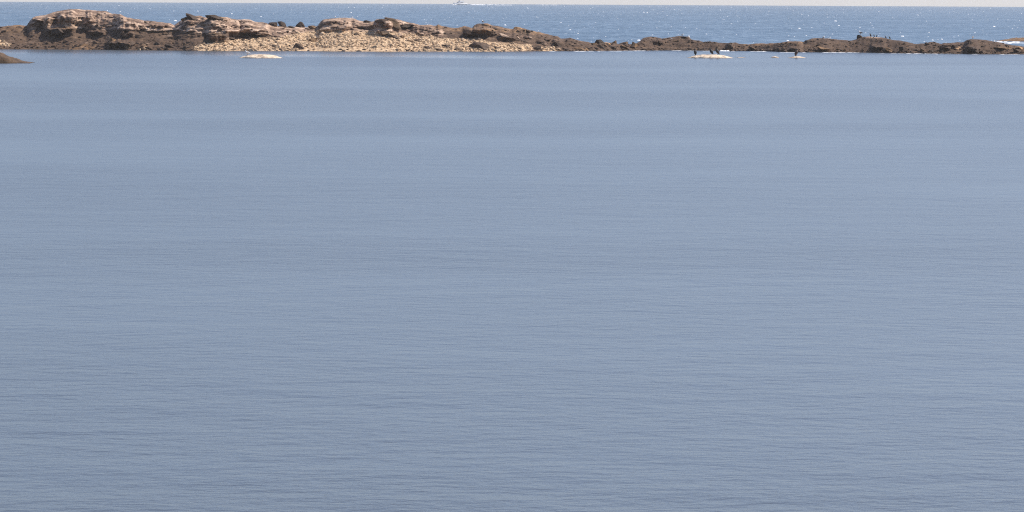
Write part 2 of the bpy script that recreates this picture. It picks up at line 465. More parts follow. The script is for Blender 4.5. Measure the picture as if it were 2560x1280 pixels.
# run of the slope: metres back per pixel of rise
strata = fbm(PX / 46, (PY - 0.06 * PX) / 5.0, 4, 12)
k_gran = 0.030 + 0.20 * sstep(0.05, 0.5, strata) - 0.012 * sstep(0.1, 0.45, -strata)
k_weed = 0.13 + 0.06 * fbm(PX / 30, PY / 7, 3, 14)
k_beach = 0.20 + 0.0 * PX
k_flat = 0.13 * (1 - g_gran) + 0.075 * g_gran
k_flat = k_flat * (1 - g_beach) + k_beach * g_beach
kk = k_weed * (1 - g_gran) + k_gran * g_gran
kk = kk * (1 - g_beach) + k_beach * g_beach
sc_mask = np.zeros_like(PX)
bench = np.zeros_like(PX)
for q, (x0, x1, y0, y1) in enumerate(SCARPS):
    wob = 3.5 * fbm(PX / 9, PX * 0 + q, 3, 90 + q)
    m_ = sstep(x0 - 9, x0 + 9, PX) * (1 - sstep(x1 - 9, x1 + 9, PX)) * sstep(y0 - 2, y0 + 1.5, PY + wob) * (1 - sstep(y1 - 1.5, y1 + 2, PY + wob * 0.6))
    sc_mask = np.maximum(sc_mask, m_)
    bench = bench + sstep(x0 - 9, x0 + 9, PX) * (1 - sstep(x1 - 9, x1 + 9, PX)) * sstep(y0 - 9, y0 - 5, PY + wob) * (1 - sstep(y0 - 2, y0 + 1, PY + wob)) * 0.12 * (y1 - y0) / 7.0
crest = 0.4 * V[None] ** 14                           # crests round off
dpy = (wat - top)[:, None] / (NV - 1)
run0 = np.cumsum(k_flat * dpy, 1)
gk = np.exp(-0.5 * (np.arange(-90, 91) / 32.0) ** 2); gk /= gk.sum()
rp = np.pad(run0, ((90, 90), (0, 0)), mode='edge')
run0s = np.stack([np.convolve(rp[:, c_], gk, 'valid') for c_ in range(NV)], 1)
gk2 = np.exp(-0.5 * (np.arange(-40, 41) / 9.0) ** 2); gk2 /= gk2.sum()
rp = np.pad(np.cumsum((kk - k_flat) * dpy, 1), ((40, 40), (0, 0)), mode='edge')
run = run0s + np.stack([np.convolve(rp[:, c_], gk2, 'valid') for c_ in range(NV)], 1)   # broad ground form, then strata
run = run + np.cumsum((crest - (kk + 0.045) * sc_mask + bench) * dpy, 1)                # then steep faces with benches on top
D0 = sea_dist(XS, wat)
k_ = np.exp(-0.5 * (np.arange(-60, 61) / 22.0) ** 2); k_ /= k_.sum()
D0 = np.convolve(np.pad(D0, 60, mode='edge'), k_, 'valid')
relief = 0.8 * fbm(PX / 70, PY / 20, 3, 31) + 0.55 * fbm((PX + PY) / 17, PY / 6.5, 3, 32) + 0.20 * fbm((PX + PY * 0.8) / 6, PY / 2.8, 3, 33)
ridgey = -0.30 * np.abs(fbm((PX + 0.8 * PY) / 13, PY / 6, 2, 35))
amp = 0.4 + 0.6 * sstep(0, 0.12, V)[None]
relief = (relief + ridgey) * amp * (1 - 0.55 * g_beach) * (1 - (0.5 + 0.22 * sstep(1420, 1560, PX)) * (1 - g_gran) * (1 - g_beach))
DEP = D0[:, None] + run + relief + 1.2
PTS = at(PX, PY, DEP)

# far side of the ridge and a skirt under the waterline
BK = [(0.8, 0.97), (2.0, 0.86), (4.0, 0.62), (7.0, 0.3), (10.0, -0.1), (13.0, -0.6)]
zr = PTS[:, -1, 2]
rows = [PTS]
back = []
for dd, fz in BK:
    b_ = PTS[:, -1].copy()
    dn = dd + (0.5 * fbm(XS / 20, XS * 0 + dd, 2, 51))
    b_[:, 1] += dn
    b_[:, 2] = np.where(fz >= 0, zr * fz, fz) - 0.0
    back.append(b_)
skirt = PTS[:, 0].copy(); skirt[:, 1] -= 1.0; skirt[:, 2] -= 1.2
allp = np.concatenate([skirt[:, None], PTS, np.stack(back, 1)], 1)
nrow = allp.shape[1]
zero = np.zeros_like(g_beach)
att = np.stack([g_granite, g_beach, g_ochre, np.ones_like(g_beach)], -1)
att = np.concatenate([att[:, :1], att, np.repeat(att[:, -1:], len(BK), 1)], 1)


def grid_faces(nu, nv):
    i, j = np.meshgrid(np.arange(nu - 1), np.arange(nv - 1), indexing='ij')
    return np.stack([i * nv + j, (i + 1) * nv + j, (i + 1) * nv + j + 1, i * nv + j + 1], -1).reshape(-1, 4)


cut = int(np.searchsorted(XS, 1472))
isl = allp[:cut + 1]; ree = allp[cut:]
island = mesh_obj('rocky_island', isl.reshape(-1, 3), grid_faces(len(isl), nrow), M_GROUND, attr=att[:cut + 1].reshape(-1, 4))
tag(island, 'low rocky island of pale granite, cobble beach and brown weed', kind='structure')
reef = mesh_obj('seaweed_reef', ree.reshape(-1, 3), grid_faces(len(ree), nrow), M_GROUND, attr=att[cut:].reshape(-1, 4))
tag(reef, 'low brown reef covered in seaweed, tailing off to the right', kind='structure')


def ground_at(px, py):
    """depth of the island surface seen in a surveyed direction"""
    c = int(np.clip(np.searchsorted(XS, px), 1, len(XS) - 1))
    v = np.clip((py - wat[c]) / (top[c] - wat[c]), 0, 1) * (NV - 1)
    r = int(v); r = min(r, NV - 2)
    return DEP[c, r] + (DEP[c, r + 1] - DEP[c, r]) * (v - r)


# ------------------------------------------------------------------ boulders and stones (parts of island / reef)
def boulder_mesh(name, seed, sub=3, cuts=9):
    r = random.Random(seed)
    bm = bmesh.new()
    bmesh.ops.create_icosphere(bm, subdivisions=sub, radius=1.0)
    planes = []
    for _ in range(cuts):
        n = Vector((r.gauss(0, 1), r.gauss(0, 1), r.gauss(0, 0.8))).normalized()
        planes.append((n, r.uniform(0.32, 0.72)))
    off = r.uniform(0, 99)
    for v in bm.verts:
        p = v.co.copy()
        for n, o in planes:
            d = p.dot(n)
            if d > o: p -= n * (d - o) * 0.9
        p *= 1 + 0.10 * float(vnoise(p.x * 2.3 + off, p.y * 2.3 + p.z * 3.1, seed))
        v.co = p
    for ax in range(3):
        lo_ = min(v.co[ax] for v in bm.verts); hi_ = max(v.co[ax] for v in bm.verts)
        for v in bm.verts: v.co[ax] = (v.co[ax] - (lo_ + hi_) / 2) / (hi_ - lo_) * 1.8
    me = bpy.data.meshes.new(name); bm.to_mesh(me); bm.free()
    me.polygons.foreach_set('use_smooth', np.full(len(me.polygons), sub < 3))
    return me


BV = [boulder_mesh('boulder', 100 + s, 3, 12) for s in range(7)]
SVAR = [boulder_mesh('stone', 300 + s, 2, 6) for s in range(8)]
for s, me in enumerate(SVAR):
    me.materials.append(M_COBBLE)
boulder_cache = {}


def boulder(px, py, w, h, mat, parent, name='boulder', label=None, lean=0.0):
    d = ground_at(px, py)
    m = d / F
    s = rnd.randrange(len(BV))
    key = (s, mat.name)
    if key not in boulder_cache:
        me = BV[s].copy(); me.materials.append(mat); boulder_cache[key] = me
    o = bpy.data.objects.new(name, boulder_cache[key])
    col.objects.link(o)
    o.parent = parent
    rw, rh = w / 2 * m * 1.22, h / 2 * m * 1.25
    p = at(px, py, d + 0.12 * rw)
    o.location = p
    o.scale = (rw, rw * rnd.uniform(0.75, 1.0), rh)
    o.rotation_euler = (rnd.uniform(-0.1, 0.1), lean + rnd.uniform(-0.1, 0.1), rnd.uniform(-0.4, 0.4))
    if label: o['label'] = label
    return o


I_, R_ = island, reef
for a in [(283,102,24,11,M_OCHRE,0.35),(117,58,18,7,M_GRAN,0.3),(488,46,46,18,M_DARK,0.2),(466,49,24,12,M_BROWN,-0.2),(536,44.5,42,13,M_DARK,0.1),(556,47,26,9,M_BROWN,0.1),(512,48,18,8,M_GRAN,0),(534,63,15,8,M_DARK,0.1),
          (681,63,22,19,M_DARK,0.3),(702,62,24,17,M_DARK,0.5),(755,67,26,17,M_DARK,0.5),(730,70,22,10,M_DARK,0),(783,70,26,11,M_BROWN,0),(716,70,14,7,M_GRAN,0),(770,73,16,8,M_GRAN,0),
          (783,104,22,16,M_BROWN,-0.3),(689,118,16,11,M_DARK,0.1),(684,124,14,6,M_DARK,0),(751,121,34,18,M_DARK,0.2),(566,118,18,10,M_DARK,0),(463,120,27,14,M_DARK,0.1),(402,122,20,11,M_DARK,0),(424,117,26,10,M_DARK,0.2),
          (955,58,34,22,M_DARK,0.2),(985,58,44,20,M_BROWN,0.25),(1010,64,40,12,M_DARK,0.3),(922,56,26,9,M_DARK,0),(962,83,36,10,M_BROWN,0),(985,93,30,10,M_DARK,0.1),(1002,92,22,9,M_BROWN,0),
          (1030,104,34,8,M_BROWN,0.1),(1046,103,22,10,M_DARK,0.1),(1118,118,26,12,M_DARK,0.1),(1070,121,26,8,M_DARK,0.2),(1096,124,24,6,M_DARK,0),(1146,124,22,7,M_DARK,0),
          (1207,119,62,23,M_DARK,0.05),(1247,122,22,12,M_DARK,0.1),(1178,83,36,14,M_DARK,0.1),(1340,122,26,14,M_DARK,0),(1356,108,18,8,M_DARK,0.3),(1396,112,24,12,M_DARK,0.4),
          (1262,98,18,8,M_DARK,0.2),(1320,93,22,6,M_GRAN,0.2),(1260,88,22,5,M_GRAN,0.3),(1293,93,14,5,M_GRAN,0.3),(1425,125,24,7,M_DARK,0),(1455,124,22,7,M_BROWN,0),(1317,78,16,8,M_DARK,0.1),(1213,63,22,9,M_OCHRE,0),(1297,71,24,7,M_OCHRE,0.1),
          (1000,88,14,8,M_GRAN,0),(880,100,12,6,M_COBBLE,0),(1160,100,14,7,M_COBBLE,0.3),(640,84,26,8,M_DARK,0),(615,86,30,10,M_DARK,0),(572,93,34,12,M_DARK,0.2),(545,86,26,8,M_BROWN,0),(240,86,22,9,M_DARK,0),(150,80,52,15,M_DARK,0),(300,114,26,10,M_DARK,0.2),(330,110,22,9,M_DARK,0),(362,118,20,9,M_BROWN,0),(350,90,30,8,M_DARK,-0.1),
          (320,118,12,5,M_COBBLE,0),(365,121,14,6,M_COBBLE,0.3),(350,124,10,5,M_COBBLE,0)]:
    boulder(a[0], a[1], a[2], a[3], a[4], I_, lean=a[5])
for a in [(1500,108,24,17,M_DARK,0.1),(1505,120,24,12,M_DARK,0.2),(1518,109,20,6,M_OCHRE,0),(1536,107,11,11,M_BROWN,0),(1560,110,20,12,M_BROWN,0),(1588,115,22,12,M_OCHRE,0.6),(1530,119,22,11,M_DARK,0.3),(1566,121,30,9,M_BROWN,0.2),(1516,116,12,6,M_OCHRE,0.4),
          (1606,124,26,6,M_DARK,0),(1478,124,24,8,M_DARK,0),(1486,111,18,8,M_BROWN,0),(1825,118,13,14,M_DARK,0.2),(1965,128,44,7,M_DARK,0),(2043,131.5,24,4,M_DARK,0),(2078,129.5,20,4,M_DARK,0),(2151,93,17,11,M_DARK,0.1),
          (2192,123,26,13,M_DARK,0.3),(2225,126,30,10,M_BROWN,0.2),(2258,125,22,14,M_DARK,0.1),(2288,126,18,9,M_DARK,0),(2370,118,32,16,M_DARK,-0.4),(2390,118,18,12,M_DARK,0.3),(2391,123,14,6,M_OCHRE,0),(2430,127,32,20,M_DARK,0.5),
          (2457,131,20,8,M_DARK,0),(2310,128,24,8,M_BROWN,0.3),(2330,129,18,7,M_DARK,0),(2425,104,12,7,M_DARK,0.1),(2058,121,28,9,M_BROWN,0),(2495,121,30,8,M_BROWN,0.1),(2545,128,26,9,M_DARK,0),(2555,121,20,7,M_OCHRE,0.1),(1712,95,18,8,M_DARK,0.2),(1645,108,18,8,M_DARK,0),(1690,103,20,6,M_BROWN,0),(1885,122,26,6,M_BROWN,0.2),(2105,124,26,6,M_BROWN,0),(2020,104,18,6,M_DARK,0)]:
    boulder(a[0], a[1], a[2], a[3], a[4], R_, lean=a[5])

# beach stones: the 300 biggest singly, the rest joined
cand = []
tries = 0
r2 = np.random.RandomState(5)
cx = r2.uniform(-20, 1420, 26000); cy = r2.uniform(70, 131, 26000)
msk = np.max([poly_mask(cx, cy, p, 3, 5) for p in BEACH], 0)
tp_ = np.interp(cx, XS, top); wt_ = np.interp(cx, XS, wat)
sandy = sstep(720, 760, cx) * (1 - sstep(990, 1040, cx)) * sstep(116, 121, cy)
keep = (msk > 0.55) & (cy > tp_ + 4) & (cy < wt_ + 0.5) & (r2.rand(26000) > sandy * 0.9)
cx = cx[keep][:3600]; cy = cy[keep][:3600]
size = np.exp(r2.normal(np.log(5.2), 0.38, len(cx))) * (0.8 + 0.4 * (cy - 80) / 50)
order = np.argsort(-size)
jv, jf, base = [], [], 0
sdat = [(np.array([v.co for v in me.vertices]), np.array([p.vertices[:] for p in me.polygons])) for me in SVAR]
for n_, q in enumerate(order):
    px, py, s = float(cx[q]), float(cy[q]), float(min(size[q], 13))
    d = ground_at(px, py); m = d / F
    vi = r2.randint(len(SVAR))
    rw = s / 2 * m * 1.15; rh = rw * r2.uniform(0.5, 0.85)
    p = at(px, py, d + 0.05)
    rz, ry = r2.uniform(0, 6.28), r2.uniform(-0.1, 0.45)
    if n_ < 300:
        o = bpy.data.objects.new('stone', SVAR[vi]); col.objects.link(o)
        o.parent = island; o.location = p; o.scale = (rw, rw * 0.9, rh); o.rotation_euler = (0, ry, rz)
    else:
        Mx = np.array(Matrix.Rotation(rz, 3, 'Z') @ Matrix.Rotation(ry, 3, 'Y'))
        vv = (sdat[vi][0] * np.array([rw, rw * 0.9, rh])) @ Mx.T + p
        jv.append(vv); jf.append(sdat[vi][1] + base); base += len(vv)
cob = mesh_obj('cobbles', np.concatenate(jv), np.concatenate(jf), M_COBBLE, parent=island)
tag(cob, kind='stuff')

# small weed-covered stones along the waterline and over the reef, joined
jv, jf, base = [], [], 0
jvr, jfr, baser = [], [], 0
for n_ in range(2600):
    px = r2.uniform(-60, 2620)
    c = int(np.clip(np.searchsorted(XS, px), 1, len(XS) - 1))
    low = r2.rand() < 0.4
    v_ = abs(r2.normal(0, 0.12)) if low else r2.uniform(0, 0.96)
    if v_ > 0.96: continue
    r_ = int(v_ * (NV - 1))
    if g_beach[c, r_] > 0.4 and r2.rand() < 0.85: continue
    if g_gran[c, r_] > 0.4 and r2.rand() < 0.7: continue
    s = min(16, math.exp(r2.normal(math.log(6.0 if px < 1450 else 4.6), 0.45)))
    d = DEP[c, r_]; m = d / F
    rw = s / 2 * m * 1.2; rh = rw * r2.uniform(0.35, 0.7)
    p = PTS[c, r_] + np.array([0, 0.2 * rw, 0])
    vi = r2.randint(len(SVAR))
    Mx = np.array(Matrix.Rotation(r2.uniform(0, 6.28), 3, 'Z') @ Matrix.Rotation(r2.uniform(-0.1, 0.4), 3, 'Y'))
    vv = (sdat[vi][0] * np.array([rw, rw * 0.9, rh])) @ Mx.T + p
    if px < 1472:
        jv.append(vv); jf.append(sdat[vi][1] + base); base += len(vv)
    else:
        jvr.append(vv); jfr.append(sdat[vi][1] + baser); baser += len(vv)
M_WEEDST = stone_material('weed_stone', 'weed', 1.05)
tag(mesh_obj('weed_stones', np.concatenate(jv), np.concatenate(jf), M_WEEDST, parent=island), kind='stuff')
tag(mesh_obj('weed_stones', np.concatenate(jvr), np.concatenate(jfr), M_WEEDST, parent=reef), kind='stuff')

# ------------------------------------------------------------------ rocks standing in the near water
M_WEEDROCK = stone_material('dark_weed_rock', 'ochre', 0.55)


def mound(name, profile, y_water, depth_r, mat, label, seed, attr=None, category='rock'):
    """rock with a surveyed skyline; profile = (px, py) points, rounded in depth"""
    xs = np.array([p[0] for p in profile], float); ys = np.array([p[1] for p in profile], float)
    n = 48
    X = np.linspace(xs[0], xs[-1], n)
    T = np.interp(X, xs, ys)
    D = float(sea_dist(np.array(X.mean()), np.array(y_water)))
    Z = at(X, T, np.full(n, D))[:, 2]
    XW = at(X, T, np.full(n, D))[:, 0]
    m = 21
    verts = np.zeros((n, m, 3))
    for b in range(m):
        t = -1 + 2 * b / (m - 1)
        edge = np.sqrt(np.clip(1 - ((X - X.mean()) / (X[-1] - X[0]) * 2) ** 2, 0.05, 1)) if attr is None else np.ones(n)
        f = (1 - abs(t) ** 2.4)
        z = Z * f + 0.09 * depth_r * fbm(XW * 2.2, np.full(n, t * 3.0 + seed), 3, seed) * (1 - abs(t) ** 6) * np.clip(Z * 3, 0, 1) * abs(t) ** 0.5
        verts[:, b] = np.stack([XW, D + t * depth_r * edge + 0.06 * fbm(XW * 2, np.full(n, t * 2.0), 2, seed + 4), np.where(abs(t) > 0.98, -0.5, z)], -1)
    cx_ = verts[:, m // 2, 0].mean()
    org = np.array([cx_, D, 0.0])
    a_ = None
    if attr is not None:
        a_ = np.tile(np.array([0, 0, 0, 1.0]), (n * m, 1)).reshape(n, m, 4)
        a_[:, :, 2] = np.clip((X - attr) / 60, 0, 0.8)[:, None]
        a_ = a_.reshape(-1, 4)
    o = mesh_obj(name, (verts - org).reshape(-1, 3), grid_faces(n, m), mat, attr=a_)
    o.location = org
    tag(o, label, category)
    return o, D


mound('seaweed_rock', [(-190,158),(-150,140),(-100,128),(-50,125),(-20,128),(0,132),(12,136),(25,141.5),(38,147),(50,151),(60,153.8),(70,155.4),(80,157.2)], 157.0, 2.6, M_WEEDROCK,
      'dark brown weed-covered rock cut off by the left edge', 3, attr=30)
g1, gd1 = mound('guano_rock', [(595,145.2),(604,142.3),(615,139.5),(628,137),(640,136),(660,135.8),(675,137),(690,140),(700,142.8),(708,145.2)], 145.0, 2.0, M_GUANO,
                'long pale rock whitened by droppings with one pale gull on it', 5)
g2, gd2 = mound('guano_rock', [(1715,145.2),(1726,142),(1738,138.8),(1752,137),(1775,136.6),(1795,136.8),(1810,138.8),(1822,142),(1835,145.2)], 145.0, 2.0, M_GUANO,
                'pale whitened rock carrying three dark cormorants', 8)
g3, gd3 = mound('guano_rock', [(1926,144.8),(1931,142),(1937,140.6),(1943,141.8),(1949,144.8)], 144.6, 0.45, M_GUANO,
                'small bare pale rock just left of the lone cormorant', 11)
g4, gd4 = mound('guano_rock', [(1968,145.2),(1976,142.8),(1984,141.2),(1992,140.6),(2000,140.9),(2008,142.8),(2018,145.2)], 145.0, 0.9, M_GUANO,
                'pale pointed rock under the lone cormorant', 13)
mound('guano_rock', [(1838,145),(1845,143.6),(1852,143),(1860,143.6),(1866,145)], 144.8, 0.4, M_GUANO,
      'low pale rock tip beside the rock with three cormorants', 17)

# far ledge at the right edge
ol, od = mound('outer_ledge', [(2490,103.8),(2505,101),(2525,97.5),(2540,95.5),(2560,94.2),(2600,93),(2660,95),(2720,103.8)], 103.2, 4.0, M_GROUND,
               'far brown ledge at the right edge beyond the surf', 19, attr=2400, category='ledge')

# ------------------------------------------------------------------ foam: surf, wake, and white lumps standing for glints and sky reflection (stuff)
def foam_glint_lumps(name, items, label):
    """items: (px, py, width m, height m, depth m)"""
    vs_, fs_, b_ = [], [], 0
    for (px, py, w, h, dp) in items:
        d = float(sea_dist(np.array(px), np.array(py)))
        p = at(np.array(px), np.array(py), np.array(d))
        n = 5
        sh = r2.uniform(0.6, 1.0, n); sh[0] = sh[-1] = 0.1
        for k in range(n):
            x = (k / (n - 1) - 0.5) * w
            yo = r2.uniform(-0.2, 0.2) * dp
            vs_ += [p + [x, yo - dp, -0.02], p + [x, yo - 0.3 * dp, h * sh[k]], p + [x, yo + dp, -0.02]]
        for k in range(n - 1):
            q = b_ + 3 * k
            fs_ += [(q, q + 3, q + 4, q + 1), (q + 1, q + 4, q + 5, q + 2)]
        b_ += 3 * n
    return tag(mesh_obj(name, np.array(vs_), np.array(fs_), M_FOAM_GLINT), label, kind='stuff')


items = []
for _ in range(20):
    px = r2.uniform(2490, 2600); py = 103.6 + abs(r2.normal(0, 1.6)) + (px < 2530) * r2.uniform(0, 1.0)
    items.append((px, py, r2.uniform(0.4, 1.4), r2.uniform(0.04, 0.10), r2.uniform(0.3, 0.7)))
for _ in range(4):
    items.append((r2.uniform(2505, 2580), r2.uniform(105.5, 108.5), r2.uniform(0.6, 1.6), r2.uniform(0.05, 0.1), 0.4))
foam_glint_lumps('surf', items, 'white surf breaking below the far right ledge')
items = [(r2.uniform(1802, 1826), r2.uniform(127.2, 128.2), r2.uniform(0.25, 0.6), r2.uniform(0.05, 0.14), 0.2) for _ in range(14)]
items += [(r2.uniform(1395, 1640), np.interp(0, [0], [0]) + 0, 0, 0, 0) for _ in range(0)]
for _ in range(80):  # white strips stand in for sky reflected in calm water along the shore
    px = r2.uniform(1380, 2560); py = float(np.interp(px, WX, WY)) + r2.uniform(0.2, 1.0)
    items.append((px, py, r2.uniform(0.3, 1.2), r2.uniform(0.012, 0.03), 0.15))
foam_glint_lumps('shore_foam_reflection', items, 'foam patch and pale strips standing for sky reflection along the reef foot')

def sea_py(px, d):
    lo, hi = 5.0, 140.0
    for _ in range(40):
        mid = (lo + hi) / 2
        if float(sea_dist(np.array(px), np.array(mid))) > d or -ray(np.array(px), np.array(mid))[2] <= math.sqrt(2 * CAM_H / R_EARTH) * 1.0001:
            lo = mid
        else: hi = mid
    return hi

items = []  # sun glints on the open sea, modelled as tiny white ridges
for _ in range(850):
    d = 560 * math.exp(r2.uniform(0, 2.0)); px = r2.uniform(-80, 2640)
    px = px if r2.rand() < 0.75 else r2.uniform(1300, 2640)
    w = min(0.8, 0.075 * math.exp(abs(r2.normal(0, 0.7))) * (d / 560) ** 0.6)
    items.append((px, sea_py(px, d), w, w * 0.38, w * 0.4))
foam_glint_lumps('sun_glints', items, 'small white flecks standing for sun glints over the open sea')
items = []
for _ in range(70):
    t = r2.rand() ** 1.3
    items.append((1178 + t * 100, sea_py(1178 + t * 100, 5000 + r2.uniform(-150, 150)), r2.uniform(2, 5), (0.9 - 0.6 * t) * r2.uniform(0.6, 1.1), 1.5))
for _ in range(10):
    px = r2.uniform(1350, 1390)
    items.append((px, sea_py(px, 5300), r2.uniform(1.5, 4), r2.uniform(0.3, 0.7), 1.0))
for _ in range(10):
    px = r2.uniform(1131, 1142)
    items.append((px, sea_py(px, 4985), r2.uniform(1.0, 2.5), r2.uniform(0.5, 1.3), 0.8))
foam_glint_lumps('boat_wake', items, 'white wake trailing behind the motor boat on the horizon')

# ------------------------------------------------------------------ motor boat on the horizon
def loft(name, rings_, mat, parent, smooth=True):
    n = len(rings_[0])
    v = [p for r in rings_ for p in r]
    f = []
    for i in range(len(rings_) - 1):
        for j in range(n):
            f.append((i * n + j, i * n + (j + 1) % n, (i + 1) * n + (j + 1) % n, (i + 1) * n + j))
    f.append(tuple(range(n))[::-1]); f.append(tuple(range((len(rings_) - 1) * n, len(rings_) * n)))
    o = mesh_obj(name, np.array(v, float), f, mat, parent, smooth)
    bm = bmesh.new(); bm.from_mesh(o.data); bmesh.ops.recalc_face_normals(bm, faces=bm.faces); bm.to_mesh(o.data); bm.free()
    return o


def boxm(name, x0, x1, y0, y1, z0, z1, mat, parent, rake=0.0, bev=0.05):
    bm = bmesh.new()
    bmesh.ops.create_cube(bm, size=1)
    for v in bm.verts:
        t = v.co.z + 0.5
        v.co = Vector((x0 + (x1 - x0) * (v.co.x + 0.5) + (rake * t if v.co.x < 0 else -0.4 * rake * t), y0 + (y1 - y0) * (v.co.y + 0.5), z0 + (z1 - z0) * t))
    bmesh.ops.bevel(bm, geom=bm.edges[:], offset=bev, segments=1, affect='EDGES')
    me = bpy.data.meshes.new(name); bm.to_mesh(me); bm.free(); me.materials.append(mat)
    o = bpy.data.objects.new(name, me); col.objects.link(o); o.parent = parent
    return o


boat = bpy.data.objects.new('motor_boat', None); col.objects.link(boat)
bd = 5000.0
bp_ = at(np.array(1150.0), np.array(sea_py(1150.0, bd)), np.array(bd))
boat.location = bp_
boat.rotation_euler = (0, 0, math.radians(35))
boat.scale = (1.1, 1.1, 1.0)
tag(boat, 'white motor boat with cabin on the horizon heading left', 'boat')
secs = []
for x, hw, sheer, keel in [(-9, 0.08, 2.7, 1.4), (-7.5, 0.9, 2.45, 0.3), (-5, 1.7, 2.15, -0.3), (-1, 2.3, 1.8, -0.5), (4, 2.45, 1.55, -0.5), (8, 2.3, 1.5, -0.4), (8.8, 2.25, 1.5, -0.2)]:
    secs.append([(x, -hw, sheer), (x, -hw * 0.92, (sheer + keel) / 2), (x, -hw * 0.5, keel + 0.15), (x, 0, keel), (x, hw * 0.5, keel + 0.15), (x, hw * 0.92, (sheer + keel) / 2), (x, hw, sheer)])
hull = loft('hull', secs, M_HULL, boat)
st_ = [[(x, s * (hw + 0.03), z), (x, s * (hw + 0.03), z + 0.28), (x, s * (hw - 0.05), z + 0.28), (x, s * (hw - 0.05), z)] for s in (-1,) for x, hw, z in [(-8.6, 0.35, 2.3), (-5, 1.68, 1.72), (-1, 2.28, 1.38), (4, 2.42, 1.15), (8.6, 2.24, 1.08)]]
loft('stripe', st_, M_TRIM, hull, False)
cab = boxm('cabin', -3.6, 4.2, -1.7, 1.7, 1.5, 3.5, M_HULL, boat, 1.1)
for k in range(3):
    boxm('window', -1.6 + k * 1.75, -0.15 + k * 1.75, -1.74, -1.68, 2.35, 3.1, M_TINT, cab, 0.15, 0.01)
boxm('window', -3.15, -2.75, -1.4, 1.4, 2.5, 3.2, M_TINT, cab, 0.3, 0.01)
fly = boxm('flybridge', -1.4, 4.4, -1.6, 1.6, 3.55, 4.5, M_HULL, boat, 0.6)
boxm('windscreen', -1.0, -0.8, -1.4, 1.4, 4.5, 5.1, M_TINT, fly, 0.3, 0.01)
top_ = boxm('hard_top', -0.2, 4.2, -1.6, 1.6, 6.1, 6.3, M_HULL, boat, 0.2)
for x in (0.3, 3.8):
    for y in (-1.4, 1.4):
        boxm('post', x - 0.05, x + 0.05, y - 0.05, y + 0.05, 4.4, 6.12, M_TRIM, top_, 0.0, 0.01)
boxm('cockpit_coaming', 4.6, 8.6, -2.1, 2.1, 1.5, 2.0, M_HULL, boat, 0.1)
for x in (-8.2, -6.6, -5.0):
    boxm('rail_post', x - 0.04, x + 0.04, -0.5, -0.42, 2.3, 3.2, M_TRIM, boat, 0, 0.01)
boxm('bow_rail', -8.3, -4.6, -0.5, -0.42, 3.2, 3.28, M_TRIM, boat, 0, 0.01)

# ------------------------------------------------------------------ birds
def tube(name, pts, rad, mat, parent, flat=1.0, n=10, sub=3):
    P_ = [Vector((p[0], p[2] if len(p) > 2 else 0.0, p[1])) for p in pts]
    Q, Rr = [], []
    for i in range(len(P_) - 1):
        p0 = P_[max(i - 1, 0)]; p1 = P_[i]; p2 = P_[i + 1]; p3 = P_[min(i + 2, len(P_) - 1)]
        for s in range(sub):
            t = s / sub
            Q.append(0.5 * ((2 * p1) + (p2 - p0) * t + (2 * p0 - 5 * p1 + 4 * p2 - p3) * t * t + (3 * p1 - p0 - 3 * p2 + p3) * t ** 3))
            tt = t * t * (3 - 2 * t)
            Rr.append(rad[i] * (1 - tt) + rad[i + 1] * tt)
    Q.append(P_[-1]); Rr.append(rad[-1])
    rings_ = []
    for i, q in enumerate(Q):
        tg = (Q[min(i + 1, len(Q) - 1)] - Q[max(i - 1, 0)]).normalized()
        side = Vector((0, 1, 0)); up = tg.cross(side)
        if up.length < 1e-4: up = Vector((0, 0, 1)); side = up.cross(tg)
        up.normalize()
        rings_.append([tuple(q + side * math.cos(a) * Rr[i] * flat + up * math.sin(a) * Rr[i]) for a in [2 * math.pi * k / n for k in range(n)]])
    return loft(name, rings_, mat, parent)


CORM = [(-.24, .05), (-.17, .2), (-.09, .36), (-.01, .53), (.05, .68), (.06, .78), (.07, .87), (.11, .94), (.18, .95)]
CORM_R = [.03, .11, .205, .225, .17, .085, .065, .075, .035]
CORM2 = [(-.34, .05), (-.24, .2), (-.13, .36), (-.02, .52), (.06, .66), (.15, .80), (.13, .93), (.03, .98), (-.05, .92)]
CORM3 = [(-.3, .06), (-.21, .2), (-.1, .35), (.0, .5), (.07, .64), (.13, .76), (.16, .88), (.21, .95), (.29, .94)]
GULL = [(-.62, .44), (-.38, .48), (-.1, .52), (.12, .58), (.25, .70), (.29, .80), (.32, .90), (.38, .93), (.44, .91)]
GULL_R = [.02, .075, .17, .18, .115, .075, .08, .06, .025]


